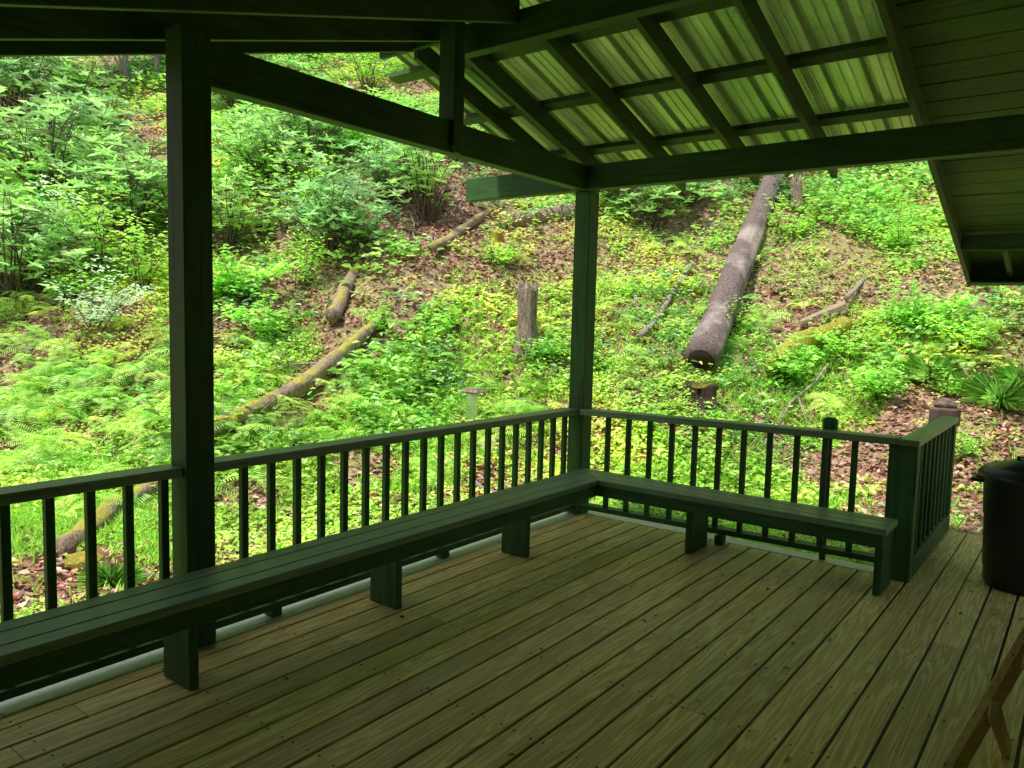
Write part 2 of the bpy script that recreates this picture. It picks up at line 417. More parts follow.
def cover(x, y): return np.clip(.10+1.6*sm(.65*patch(x, y)+.35*fbm(x, y, 1.7, 44, 3), .44, .57), 0, 1)

# dead leaves over everything
P2 = scatter(110000, lambda x, y: np.clip(1.15-.75*cover(x, y), 0, 1)*np.where((x > 2.2) & (y < 6), 1., .9), pw=.2); n = len(P2)
P = np.c_[P2, H(P2[:, 0], P2[:, 1])+rnd(n, .004, .03)]
base = np.array([[.30, .17, .11], [.42, .27, .19], [.50, .38, .30], [.22, .10, .07], [.36, .16, .12]])[RNG.integers(0, 5, n)]
Lv = Leaves(); Lv.add(P, np.c_[RNG.normal(0, 1, (n, 2)), rnd(n, -.1, .5)], upish(n, .7), rnd(n, .04, .105), rnd(n, .028, .06), base*rnd(n, .45, 1.9)[:, None]*np.array([[1., .95, .95]]), .1, rnd(n, -.4, .5)[:, None])
tag(link('leaf_litter', Lv.mesh('leaf_litter'), M['litter']), 'brown and pinkish dead leaves scattered over the hillside soil', 'leaf litter', kind='stuff')

# low leafy ground cover: small rosettes
def rosettes(name, P2, nl, size, hgt, col, var, yellow, label, cat, aspect=.55, tilt=.6, mt='leaf'):
    n = len(P2); zz = H(P2[:, 0], P2[:, 1]); Lv = Leaves()
    vr = fbm(P2[:, 0], P2[:, 1], .9, 101, 3); v2 = fbm(P2[:, 0], P2[:, 1], .5, 131, 3)
    hh = hgt*rnd(n, .35, 1.3)*(.5+1.*vr); sz = size*rnd(n, .55, 1.35)*(.45+1.1*vr)
    tint = hues(n, col, var, yellow)*(.62+.85*sm(v2, .3, .7))[:, None]*np.c_[.8+.5*vr, np.ones(n), 1.3-.6*vr]
    for k in range(nl):
        a = rnd(n, 0, 6.283); r = hh*rnd(n, .1, .8)
        z = hh*rnd(n, .25, 1.)
        D = np.c_[np.cos(a), np.sin(a), rnd(n, -.25, .5)]
        P = np.c_[P2[:, 0]+np.cos(a)*r, P2[:, 1]+np.sin(a)*r, zz+z]
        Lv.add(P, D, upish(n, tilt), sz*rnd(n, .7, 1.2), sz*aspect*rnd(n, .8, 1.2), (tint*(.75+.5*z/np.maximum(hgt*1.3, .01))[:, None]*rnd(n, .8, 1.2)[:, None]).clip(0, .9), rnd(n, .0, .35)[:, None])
    o = link(name, Lv.mesh(name), M[mt]); tag(o, label, cat, kind='stuff'); return o
BARE = [(2.9, 3.2, 1.2), (2.0, 2.5, .8), (3.6, 5.2, 1.4), (2.6, 2.2, .7)]
def bare(x, y):
    m = 1.
    for a, c, r in BARE: m = m*np.clip(((x-a)**2+(y-c)**2)/(r*r)-.45+(fbm(x, y, 1.5, 66, 3)-.5)*1.2, 0, 1)
    return .05+.95*m
for q_, r_ in (((990, 425), 1.1), ((1010, 450), 1.), ((975, 470), .8), ((900, 445), .8), ((850, 462), .7), ((35, 585), .9), ((250, 500), .5), ((365, 470), .5), ((130, 165), 1.6), ((430, 225), 1.2), ((300, 280), .7), ((560, 270), .5), ((850, 250), .5), ((690, 215), .7), ((800, 330), .5), ((285, 412), .4), ((310, 392), .5), ((340, 370), .5), ((370, 340), .5), ((395, 308), .5), ((415, 285), .5), ((340, 318), .5), ((350, 290), .6), ((360, 268), .6)):
    q_ = hit(*q_); BARE.append((q_.x, q_.y, r_))
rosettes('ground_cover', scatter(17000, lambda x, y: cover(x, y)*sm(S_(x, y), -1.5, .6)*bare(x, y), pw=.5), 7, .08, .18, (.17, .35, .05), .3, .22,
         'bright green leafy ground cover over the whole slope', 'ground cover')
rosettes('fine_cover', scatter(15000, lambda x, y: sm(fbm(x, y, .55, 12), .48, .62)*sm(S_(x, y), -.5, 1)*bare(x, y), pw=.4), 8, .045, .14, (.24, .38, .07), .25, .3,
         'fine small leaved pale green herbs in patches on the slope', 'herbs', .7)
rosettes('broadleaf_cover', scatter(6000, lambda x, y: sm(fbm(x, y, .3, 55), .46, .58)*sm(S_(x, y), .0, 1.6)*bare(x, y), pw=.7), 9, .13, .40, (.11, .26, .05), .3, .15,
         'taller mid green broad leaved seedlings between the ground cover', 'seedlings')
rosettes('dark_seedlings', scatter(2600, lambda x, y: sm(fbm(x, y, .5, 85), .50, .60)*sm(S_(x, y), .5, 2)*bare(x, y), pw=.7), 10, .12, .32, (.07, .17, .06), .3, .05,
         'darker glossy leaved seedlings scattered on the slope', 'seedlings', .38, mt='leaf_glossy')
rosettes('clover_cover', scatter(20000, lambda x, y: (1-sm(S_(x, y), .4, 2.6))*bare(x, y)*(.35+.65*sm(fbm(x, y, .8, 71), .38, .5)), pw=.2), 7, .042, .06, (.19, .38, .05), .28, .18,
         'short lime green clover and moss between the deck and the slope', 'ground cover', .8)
# grass blades
P2 = scatter(26000, lambda x, y: (1-sm(S_(x, y), 1.5, 5))*bare(x, y)*sm(fbm(x, y, .7, 91), .42, .55), pw=.2); n = len(P2)
Lv = Leaves(); P2 = np.repeat(P2, 4, 0)+RNG.normal(0, .03, (n*4, 2)); n = len(P2)
Lv.add(np.c_[P2, H(P2[:, 0], P2[:, 1])-.01], np.c_[RNG.normal(0, .5, (n, 2)), rnd(n, .6, 1.)], upish(n, 3), rnd(n, .06, .16), rnd(n, .005, .009), hues(n, (.22, .40, .06), .2, .3), .35)
tag(link('grass', Lv.mesh('grass'), M['leaf']), 'short light green grass near the deck', 'grass', kind='stuff')

# ------------------------------------------------------------------ plants that are things
def stems_mesh(name, lines, mt, parent):
    b = MB()
    for pts, rad in lines: b.tube(pts, rad, seg=6, rough=.08, cap=False, seed=len(pts))
    return b.build(name, mt, parent)
def arc(p, az, length, lean, sag, k=6):
    pts = []; p = Vector(p); d = Vector((math.cos(az)*lean, math.sin(az)*lean, 1)).normalized()
    for i in range(k):
        pts.append(tuple(p)); p = p+d*(length/(k-1)); d = (d+Vector((random.uniform(-.15, .15), random.uniform(-.15, .15), -sag))).normalized()
    return pts
def make_rhodo(w=1.2, h=1.9, nst=16, col=(.13, .25, .09), leaf=.17, whorls=9, var=.25, wid=.30):
    root = empty('rhododendron'); lines = []; Lv = Leaves()
    for i in range(nst):
        az = random.random()*6.28; ln = h*random.uniform(.6, 1.1)
        pts = arc((random.uniform(-.2, .2), random.uniform(-.2, .2), -.1), az, ln, w/h*random.uniform(.2, 1.1), .06)
        lines.append((pts, [max(.006, .022*(1-j/6)) for j in range(len(pts))]))
        for k in range(whorls):
            j = random.uniform(.45, 1)*(len(pts)-1); a = Vector(pts[int(j)]); b = Vector(pts[min(int(j)+1, len(pts)-1)])
            base_ = a.lerp(b, j-int(j)); off = Vector((random.gauss(0, .27), random.gauss(0, .27), random.gauss(.08, .16)))*w*.8
            tip = base_+off; lines.append(([tuple(base_), tuple((base_+tip)/2+Vector((0, 0, .02))), tuple(tip)], [.007, .005, .003]))
            m = random.randint(5, 8); a0 = random.random()*6.28
            an = a0+np.arange(m)*6.283/m+RNG.normal(0, .15, m)
            D = np.c_[np.cos(an), np.sin(an), RNG.uniform(.0, 1.0, m)]
            c = hues(m, col, var*.5, .06)*random.uniform(.5, 1.6)
            Lv.add(np.tile(np.array(tip), (m, 1)), D, upish(m, .35), leaf*rnd(m, .7, 1.2), leaf*wid*rnd(m, .85, 1.15), c, rnd(m, .05, .4)[:, None], .22)
    stems_mesh('stems', lines, M['bark_stem'], root)
    link('foliage', Lv.mesh('rhododendron_foliage'), M['leaf_glossy'], root)
    return root
def make_shrub(w=.8, h=.9, n=420, col=(.18, .36, .05), leaf=.085, asp=.55, yellow=.3):
    root = empty('leafy_shrub'); lines = []; Lv = Leaves()
    per = max(1, n//14)
    for i in range(14):
        az = random.random()*6.28; pts = arc((random.uniform(-.1, .1), random.uniform(-.1, .1), -.08), az, h*random.uniform(.6, 1.1), w/h*random.uniform(.2, 1.2), .09)
        lines.append((pts, [max(.002, .008*(1-j/6)) for j in range(len(pts))]))
        pa = np.array(pts); j = rnd(per, 1.2, 4.99); ji = j.astype(int); B = pa[ji]+(pa[ji+1]-pa[ji])*(j-ji)[:, None]
        an = rnd(per, 0, 6.28); D = np.c_[np.cos(an), np.sin(an), rnd(per, -.2, .5)]
        c = hues(per, col, .18, yellow)*random.uniform(.7, 1.25)
        Lv.add(B+D*rnd(per, .0, .16)[:, None]*w, D, upish(per, .5), leaf*rnd(per, .6, 1.3), leaf*asp*rnd(per, .8, 1.2), c, rnd(per, 0, .3)[:, None])
    stems_mesh('stems', lines, M['bark_stem'], root)
    link('foliage', Lv.mesh('shrub_foliage'), M['leaf'], root); return root
def make_fern(n=12, L=.5, col=(.20, .40, .07)):
    Lv = Leaves()
    for i in range(n):
        az = i*6.283/n+random.uniform(-.25, .25); ln = L*random.uniform(.7, 1.15); k = 17
        t = np.linspace(.12, 1, k); lift = random.uniform(.5, 1.25)
        r = ln*t*.92; z = ln*(lift*t-(lift+.05)*t*t*.9)+.04
        px = np.cos(az)*r; py = np.sin(az)*r; Pp = np.c_[px, py, z]
        T = np.gradient(Pp, axis=0); T = norm(T); up = np.tile([[0, 0, 1.]], (k, 1)); sd = norm(np.cross(T, up))
        wl = ln*.22*np.sin(np.pi*(t*.86+.12))**.8+.006; c = hues(k, col, .38, .35)*random.uniform(.75, 1.2)
        nn = norm(np.cross(sd, T))
        for sg in (-1, 1):
            Lv.add(Pp, sd*sg+T*.35, nn, wl, np.full(k, ln*.021), c, .12, .05)
        Lv.add(Pp[::4], T[::4], nn[::4], np.full(len(Pp[::4]), ln*.2), np.full(len(Pp[::4]), .006), c[::4]*.7, 0, 0)
    return link('fern', Lv.mesh('fern'), M['leaf'])
def make_tussock(n=700, L=.42, col=(.12, .24, .05)):
    Lv = Leaves()
    a = rnd(n, 0, 6.28); sp = rnd(n, .1, 1.5)
    P = np.c_[np.cos(a)*.08*rnd(n), np.sin(a)*.08*rnd(n), rnd(n, -.03, .02)]
    Lv.add(P, np.c_[np.cos(a)*sp, np.sin(a)*sp, rnd(n, .5, 1.)], np.c_[-np.cos(a), -np.sin(a), np.ones(n)*.3], L*rnd(n, .6, 1.2), rnd(n, .005, .009), hues(n, col, .25, .25), .45, .1)
    return link('sedge_tussock', Lv.mesh('sedge_tussock'), M['leaf'])
def put(o, p, s=1., dz=0.):
    o.location = (p[0], p[1], hz(p[0], p[1])+dz); o.rotation_euler = (0, 0, random.random()*6.28); o.scale = (s, s, s)
used = set()
def inst(proto, p, s=1., label=None, group=None, cat=None):
    if proto.name in used: o = copy_tree(proto)
    else: o = proto; used.add(proto.name)
    put(o, p, s); tag(o, label, cat, group); return o

rh = [make_rhodo(1.5, 2.0, 32, (.17, .27, .13), .21, 8), make_rhodo(1.7, 1.7, 28, (.19, .29, .12), .20, 8), make_rhodo(1.1, 2.0, 20, (.22, .32, .12), .18, 6)]
RH = [  # px, py of the foot, which, scale, label
    (338, 258, 0, .82, 'large rhododendron with bare reddish stems, behind the gap right of the near post'),
    (268, 190, 1, .9, 'rhododendron just right of the near post, under the sloping beam'),
    (425, 222, 2, .85, 'thin many-stemmed rhododendron left of the overhanging beam end'),
    (50, 200, 1, 1.2, 'wide rhododendron at the left edge, behind the pale flowering shrub'),
    (130, 230, 1, 1.0, 'rhododendron immediately left of the near post'),
    (20, 120, 0, 1.1, 'tall rhododendron at the top left corner of the opening'),
    (650, 228, 1, .8, 'dark rhododendron under the beam, right of the corner post'),
    (600, 205, 0, .7, 'small rhododendron directly behind the corner post'),
    (240, 120, 1, 1.0, 'rhododendron high on the slope above the sloping beam'),
    (78, 122, 2, .9, 'sparse rhododendron high up left of the bare pale branches'),
]
RH += [(90, 160, 0, .8, 'rhododendron in the dense thicket midway between the left edge and the near post'), (15, 300, 1, 1.0, 'rhododendron at the left edge, lowest of the thicket'),
       (310, 165, 1, .9, 'rhododendron beneath the middle of the sloping beam'), (20, 88, 1, 1.1, 'rhododendron near the top of the slope at the left'), (390, 205, 0, .7, 'rhododendron between the largest one and the thin many-stemmed one'),
       (230, 255, 2, .8, 'small rhododendron close right of the near post'), (690, 205, 1, .55, 'small rhododendron left of the top of the large grey log')]
for px, py, k, s, lab in RH: inst(rh[k], hit(px, py), s, lab, 'rhododendrons on the slope', 'shrub')

sh = [make_shrub(), make_shrub(1.1, .9, 620, (.17, .36, .06), .12), make_shrub(.8, 1.2, 480, (.21, .38, .06), .08, .5, .2), make_shrub(1.0, 1.1, 700, (.27, .36, .24), .075, .5, .1)]
SH = [(60, 250, 3, 1.3, 'grey green shrub with whitish leaves at the left edge'), (95, 330, 3, 1.0, 'lower grey green shrub above the ferns, left of the near post'),
      (240, 300, 1, 1.1, 'round bright green shrub right of the near post'), (265, 340, 1, .9, 'leafy shrub above the mossy log, right of the near post'),
      (150, 190, 0, 1.2, 'light green shrub beside the top of the near post'), (10, 90, 2, 1.6, 'yellow green sapling at the top left corner'),
      (370, 90, 2, 1.7, 'yellow green sapling seen above the sloping beam'), (90, 90, 2, 1.3, 'yellow green shrub high up at the left'),
      (725, 330, 0, .7, 'leafy shrub close beside the large grey log'), (790, 240, 0, 1.0, 'shrub right of the top of the large grey log'),
      (790, 380, 1, .8, 'bright leafy shrub below the mossy bent root'), (850, 360, 0, .9, 'light green shrub right of the mossy bent root'),
      (905, 250, 0, 1.0, 'shrub left of the roof edge board'), (925, 330, 1, .9, 'leafy shrub under the lowest roof corner'),
      (880, 400, 1, .8, 'broad leaved shrub above the right railing corner'), (975, 350, 0, 1.0, 'light green shrub at the right edge of the slope'),
      (640, 430, 0, .55, 'small shrub right behind the railing, right of the corner post'), (455, 330, 0, .7, 'small shrub left of the rotten upright stump'),
      (540, 360, 1, .6, 'small shrub at the foot of the rotten stump'), (500, 265, 0, .8, 'shrub above the rotten stump'),
      (385, 330, 0, .7, 'shrub beside the middle of the long mossy log'), (620, 300, 0, .7, 'shrub just right of the corner post, halfway up'),
      (970, 460, 0, .5, 'small leafy plant between the railing end and the trash can'), (955, 400, 0, .6, 'plant behind the short weathered post')]
for i_, (px, py) in enumerate([(30, 150), (110, 190), (20, 230), (60, 300), (140, 290), (225, 200), (300, 290), (330, 130), (460, 160), (0, 60), (80, 240), (105, 270), (260, 170), (350, 150), (290, 230), (8, 190)]):
    SH.append((px, py, [0, 2, 1, 0, 2][i_ % 5], .9+.3*(i_ % 3), None))
for px, py, k, s, lab in SH: inst(sh[k], hit(px, py), s, lab or 'small fresh green bush filling the thicket on the upper left slope', 'leafy shrubs on the slope' if lab else 'bushes of the upper left thicket', 'shrub')

fe = [make_fern(), make_fern(9, .56, (.25, .43, .07)), make_fern(12, .42, (.12, .27, .05)), make_fern(7, .5, (.16, .34, .06)), make_fern(10, .36, (.30, .44, .08))]
cnt = 0
while cnt < 200:
    if cnt < 150: px, py = random.gauss(110, 105), random.gauss(415, 55)
    elif cnt < 176: px, py = random.uniform(230, 560), random.uniform(380, 450)
    else: px, py = random.uniform(600, 1000), random.uniform(250, 420)
    if not (-60 < px < 1024 and 250 < py < 520): continue
    p = hit(px, py)
    if p.x > -.4 and p.y < .5: continue
    lf = 'bright green fern clump with arching fronds on the lower slope'
    o = inst(fe[cnt % 5], p, random.uniform(.65, 1.15), lf, 'ferns on the lower slope', 'fern'); o.rotation_euler = (random.uniform(.05, .6), random.uniform(-.3, .3), random.random()*6); cnt += 1
tu = make_tussock()
for px, py, s, lab in [(1000, 405, .95, 'large drooping sedge tussock at the right edge, above the trash can'), (965, 392, .7, 'sedge tussock left of the largest one'),
                       (930, 380, .8, 'small sedge tussock above the weathered post'), (1022, 385, .8, 'sedge tussock cut by the right edge of the view'),
                       (112, 585, .5, 'small grass tuft seen between the balusters left of the near post')]:
    inst(tu, hit(px, py), s, lab, 'grass tussocks', 'grass tussock')

# ------------------------------------------------------------------ logs, stumps
def follow(pxs, lift, k=9, wob=.02):
    """a line of points on the slope through the given picks, lifted off it"""
    P = [hit(*a) for a in pxs]; out = []
    for i in range(len(P)-1):
        for j in range(k): 
            t = j/k; q = P[i].lerp(P[i+1], t); out.append(q)
    out.append(P[-1])
    return out
def straight(a, b, n): return [a.lerp(b, i/(n-1)) for i in range(n)]
def log(name, pts, rad, mt, label, rough=.07, seg=18, cat='log', group=None, cut=None):
    r = empty(name, tuple(pts[0])); b = MB(); b.tube([tuple(p) for p in pts], rad, seg=seg, rough=rough, seed=len(label), cap=True)
    b.build('trunk', mt, r); tag(r, label, cat, group); return r
A = hit(702, 376); B = hit(779, 180); A.z += .27; B.z += .36
A2 = A+(A-B).normalized()*.12; B2 = B+(B-A).normalized()*1.2
lg = log('fallen_log', straight(A2, B2, 26), [.245-.075*i/25+.01*math.sin(i*1.7) for i in range(26)], M['bark_grey'], 'large straight grey fallen log running down the slope, hollow at its lower end', .055, 36)
b = MB(); d = (B2-A2).normalized(); b.tube([tuple(A2-d*.012), tuple(A2-d*.004)], [.19, .19], seg=20, rough=.06, seed=3)
mk, ntk, bk = mat('dark_hollow'); nt_c = noise(ntk, 9, 5, .7)
ntk.links.new(ramp(ntk, nt_c.outputs[0], [(.3, (.006, .004, .003)), (.75, (.05, .03, .015))]).outputs[0], bk.inputs['Base Color']); bk.inputs['Roughness'].default_value = .95
b.build('hollow_end', mk, lg)
def lying(pxs, rad0, rad1, n_each, sink=.5):
    P = follow(pxs, 0, n_each); m = len(P); rad = [rad0+(rad1-rad0)*i/(m-1)+.008*math.sin(i*2.3) for i in range(m)]
    # straighten: rest on a smoothed line
    zs = np.array([p.z for p in P]); ker = np.ones(11)/11; zz = np.convolve(np.r_[[zs[0]]*5, zs, [zs[-1]]*5], ker, 'valid')
    return [Vector((p.x, p.y, z+r*sink)) for p, z, r in zip(P, zz, rad)], rad
pts, rad = lying([(200, 457), (300, 402), (362, 350), (416, 284)], .12, .075, 6, .9)
_t = np.arange(len(pts)); _z = np.array([p.z for p in pts]); _f = np.polyval(np.polyfit(_t, _z, 2), _t); _f = _f+1.0*max(0, (_z-_f).max())
pts = [Vector((p.x, p.y, float(z))) for p, z in zip(pts, _f)]
log('mossy_log', pts, rad, M['bark_moss'], 'long slim brown log with yellow moss lying down the slope between the two posts', .10)
pts, rad = lying([(432, 262), (494, 205)], .085, .07, 9, .5)
log('mossy_log', pts, rad, M['bark_moss'], 'thin mossy log pointing up to the overhanging beam end', .10)
pts, rad = lying([(332, 335), (345, 300), (362, 262)], .11, .09, 6, 1.2); log('mossy_log', pts, rad, M['bark_moss'], 'short pale mossy log below the large rhododendron', .07)
pts, rad = lying([(512, 228), (560, 216), (612, 212)], .17, .15, 6, .3); log('mossy_log', pts, rad, M['bark_stump'], 'level brown log crossing behind the top of the corner post', .07)
pts, rad = lying([(60, 560), (110, 520), (172, 484)], .10, .10, 6, .6); log('mossy_log', pts, rad, M['bark_moss'], 'mossy log seen through the balusters left of the near post', .1)
pts, rad = lying([(640, 352), (672, 300), (700, 246)], .045, .035, 6, 1.); log('thin_pole', pts, rad, M['bark_pale'], 'thin pale pole lying left of the large grey log', .05, 10, 'branch')
pts, rad = lying([(690, 262), (706, 235), (722, 215)], .05, .03, 6, 1.); log('thin_pole', pts, rad, M['bark_pale'], 'short pale branch beside the top of the large grey log', .05, 10, 'branch')
pts, rad = lying([(440, 468), (470, 482), (500, 500), (545, 520)], .025, .02, 5, 1.); log('thin_pole', pts, rad, M['bark_pale'], 'thin pale stick on the grass behind the balusters', .05, 8, 'branch')
pts, rad = lying([(845, 315), (870, 268), (880, 245)], .04, .02, 5, 1.); log('thin_pole', pts, rad, M['bark_pale'], 'crooked pale branch above the split mossy root', .05, 8, 'branch')
pts, rad = lying([(775, 300), (800, 285)], .05, .04, 6, 1.); log('thin_pole', pts, rad, M['bark_moss'], 'short mossy branch right of the large grey log', .05, 8, 'branch')
# bent mossy root with bare split wood
pts, rad = lying([(776, 388), (782, 368), (800, 352), (832, 340), (845, 332)], .17, .13, 5, .9)
rt = log('mossy_root', pts, rad, M['bark_root'], 'bent root thick with golden moss, a slab of bare wood at its upper end', .1, 14, 'root')
b = MB(); P = hit(822, 330); P.z += .2; e1 = hit(800, 338); e2 = hit(845, 322); e1.z += .2; e2.z += .25
b.hexa([e1+Vector((0, 0, -.05)), e2+Vector((0, 0, -.06)), e2+Vector((-.05, .14, .0)), e1+Vector((-.05, .1, -.03)), e1+Vector((0, 0, .02)), e2+Vector((0, 0, .03)), e2+Vector((-.05, .14, .1)), e1+Vector((-.05, .1, .05))], .012)
b.build('split_wood', M['bare_wood'], rt)
def stump(px, py, h, r, label, top=.8, name='stump', mt='bark_stump', jag=.2, lean=(0, 0)):
    p = hit(px, py); root = empty(name, tuple(p)); bm = bmesh.new(); seg = 26; rings = []
    for i in range(12):
        t = i/11; ring = []
        for k in range(seg):
            a = k*6.283/seg; rr = r*(1.25-.45*min(1, t*2.2)+(top-.8)*t)*(1+.10*math.sin(5*a+px)+.07*math.sin(11*a+i*.15)+.04*math.sin(17*a))
            z = h*t-.15
            if i == 11: z += jag*h*(.5*math.sin(3*a+px)+.5*random.random()-.4)
            ring.append(bm.verts.new((p.x+rr*math.cos(a)+lean[0]*t, p.y+rr*math.sin(a)+lean[1]*t, p.z+z)))
        rings.append(ring)
    for i in range(11):
        for k in range(seg): bm.faces.new((rings[i][k], rings[i][(k+1)%seg], rings[i+1][(k+1)%seg], rings[i+1][k])).smooth = True
    c = bm.verts.new((p.x+lean[0], p.y+lean[1], p.z+h*.55))
    for k in range(seg): bm.faces.new((rings[-1][k], rings[-1][(k+1)%seg], c))
    me = bpy.data.meshes.new('wood'); bm.to_mesh(me); bm.free(); link('wood', me, M[mt], root); tag(root, label, 'stump'); return root
stump(526, 346, 1.02, .16, 'tall rotten stump standing left of the corner post', .85, jag=.12)
stump(800, 212, .75, .11, 'slim dark stump right of the top of the large grey log', .7, jag=.3, lean=(-.1, 0))
stump(700, 396, .30, .26, 'dark hollow stump below the lower end of the large grey log', .8, mt='bark_dark', jag=.5)
stump(84, 566, .22, .16, 'mossy lump of rotten wood behind the balusters at the left', .8, mt='bark_root', jag=.2)
stump(496, 243, .3, .13, 'small stump with yellow moss left of the corner post', .8, mt='bark_root', jag=.3)
# standpipe with a flat stone
p = hit(472, 424); st = empty('standpipe', tuple(p)); b = MB(); b.lathe([(.07, p.z-.1), (.07, p.z+.34), (.078, p.z+.345), (.078, p.z+.40)], 24, (p.x, p.y)); b.build('pipe', M['pvc'], st)
b = MB(); b.hexa([(p.x-.12, p.y-.11, p.z+.402), (p.x+.16, p.y-.11, p.z+.402), (p.x+.14, p.y+.11, p.z+.402), (p.x-.11, p.y+.09, p.z+.402), (p.x-.10, p.y-.08, p.z+.45), (p.x+.12, p.y-.08, p.z+.47), (p.x+.11, p.y+.08, p.z+.46), (p.x-.12, p.y+.08, p.z+.45)], .012)
b.build('cap', M['stone'], st); tag(st, 'short pale pipe with a flat cap standing in the grass left of the corner post', 'pipe')

# trees at the top of the slope
def make_tree(h=9, r=.14, mt='bark_stem', crown=True):
    root = empty('forest_tree'); b = MB(); pts = [(math.sin(i*.6)*.08*i/4, math.cos(i*.5)*.06*i/4, -.3+h*i/9) for i in range(10)]
    b.tube(pts, [r*(1-.75*i/9) for i in range(10)], 12, .06, False, 5)
    Lv = Leaves(); br = []
    for i in range(26):
        t = random.uniform(.42, 1); k = int(t*8.99); p0 = pts[k]; az = random.random()*6.28; ln = h*.30*(1.25-t)*random.uniform(.6, 1.2)
        q = [(p0[0]+math.cos(az)*ln*s, p0[1]+math.sin(az)*ln*s, p0[2]+ln*.45*s-.15*ln*s*s) for s in (0, .33, .66, 1)]
        b.tube(q, [r*.3, r*.2, r*.12, r*.05], 6, .03, False, i); m = 260
        qa = np.array(q); j = rnd(m, .6, 2.99); ji = j.astype(int); Bp = qa[ji]+(qa[ji+1]-qa[ji])*(j-ji)[:, None]+RNG.normal(0, .28, (m, 3))
        Lv.add(Bp, np.c_[RNG.normal(0, 1, (m, 2)), rnd(m, -.4, .3)], upish(m, .6), rnd(m, .09, .17), rnd(m, .05, .09), hues(m, (.13, .26, .04), .2, .3)*random.uniform(.7, 1.2), .1)
    b.build('trunk', M[mt], root)
    link('crown', Lv.mesh('tree_crown'), M['leaf'], root)
    return root
tr = [make_tree(11, .16), make_tree(8, .09, 'bark_pale'), make_tree(13, .22)]
random.seed(21)
TL = ['thin tree trunk at the top left of the slope', 'pale slender tree trunk left of the near post', 'pale young tree close beside the top of the near post']
for px, py, k, lab in [(48, 92, 0, TL[0]), (127, 92, 1, TL[1]), (158, 88, 1, TL[2])]:
    inst(tr[k], hit(px, py), .9, lab, 'trees high on the slope', 'tree')
for i in range(34):
    s = random.uniform(24, 42); w = random.uniform(-32, 30); x = UX*s-UY*-w*0+(-.835)*-w*1.0*1; y = UY*s+.55*w
    x = UX*s+.835*w
    inst(tr[[0, 2, 0, 1][i % 4]], (x, y, 0), random.uniform(.8, 1.25), 'leafy forest tree far up the hill beyond the shrubs', 'forest trees up the hill', 'tree')
# bare pale branches of a dead sapling
root = empty('dead_sapling', tuple(hit(122, 96))); lines = []
for i in range(14):
    p0 = Vector(root.location); az = random.random()*6.28; pts_ = arc(p0+Vector((0, 0, random.uniform(0, .8))), az, random.uniform(1., 2.2), random.uniform(.3, 1.4), .03, 6)
    lines.append((pts_, [.022*(1-j/7) for j in range(6)]))
stems_mesh('branches', lines, M['bark_pale'], root); tag(root, 'bare pale branches of a dead sapling left of the top of the near post', 'branches')
# dry sticks on the slope
b_used = None
stp = MB(); pts_ = [(-.5, 0, .03), (-.15, .03, .05), (.2, -.02, .04), (.55, .04, .05)]; stp.tube(pts_, [.014, .013, .011, .006], 6, .05)
stp.tube([(.1, 0, .045), (.3, .14, .08), (.42, .26, .07)], [.008, .006, .003], 6, .05); stick = stp.build('dry_stick', M['bark_pale'])
for i in range(46):
    o = stick if i == 0 else stick.copy()
    if i: COL.objects.link(o)
    px, py = random.uniform(0, 1000), random.uniform(200, 470); p = hit(px, py)
    e = .3; gxn = (hz(p.x+e, p.y)-hz(p.x-e, p.y))/(2*e); gyn = (hz(p.x, p.y+e)-hz(p.x, p.y-e))/(2*e)
    nrm = Vector((-gxn, -gyn, 1)).normalized(); qd = Vector((0, 0, 1)).rotation_difference(nrm)
    o.rotation_mode = 'QUATERNION'; o.rotation_quaternion = qd @ Matrix.Rotation(random.random()*6.28, 3, 'Z').to_quaternion()
    o.location = (p.x, p.y, p.z+.03); s = random.uniform(.5, 1.5); o.scale = (s, s, s)
    tag(o, 'dry fallen stick lying on the slope', 'stick', 'dry sticks on the slope')

# ================================================================== THE PORCH
DX = 2.5285; PITCH = .146
# deck
deck = empty('deck', (1.2, -2, 0)); tag(deck, 'weathered wooden deck of parallel boards inside the railings', 'deck')
b = MB()
k0 = -16
for i in range(-16, 13):
    x1 = DX+i*PITCH; x0 = x1-PITCH
    if i == -16: x0 = .094
    if i == -16: x1 = DX-16*PITCH
    y1 = .055 if x1 < 2.56 else 1.63
    cuts = [-8.2]; 
    yy = -8.2+random.uniform(1.5, 4.6)
    while yy < y1-1.2: cuts.append(yy); yy += random.uniform(2.4, 4.2)
    cuts.append(y1)
    for a, c in zip(cuts[:-1], cuts[1:]):
        dz = random.uniform(-.0015, .0015)
        b.box(x0+.0058+random.uniform(0, .0018), x1-.0058-random.uniform(0, .0018), a+.0015, c-.0015, -.036+dz, dz, .0025)
b.build('floor_boards', M['deck_y'], deck)
b = MB()
for i in range(-16, 13):
    xm = DX+(i-.5)*PITCH
    for j in range(15):
        yy = -7.78+j*.6
        if yy > (0 if xm < 2.56 else 1.5): continue
        for sx in (-.045, .045):
            x, y = xm+sx+random.uniform(-.006, .006), yy+random.uniform(-.008, .008)
            b.box(x-.0045, x+.0045, y-.0045, y+.0045, .0005, .0032, .0015)
o = b.build('screw_heads', M['bark_dark'], deck); tag(o, kind='stuff')
b = MB(); b.box(-.115, .088, -8.2, .06, -.03, .002, .004); o = b.build('border_board', M['pale_board'], deck)
b = MB(); b.box(-.115, 2.53, .062, .205, -.03, .002, .004); b.build('border_board', M['pale_board_x'], deck)
b = MB(); b.box(-.10, -.06, -8.2, .18, -.26, -.038); b.box(-.058, 2.6, .14, .18, -.26, -.038); b.box(2.56, 2.60, .182, 1.6, -.2, -.038); b.box(2.602, 4.4, 1.56, 1.60, -.2, -.038)
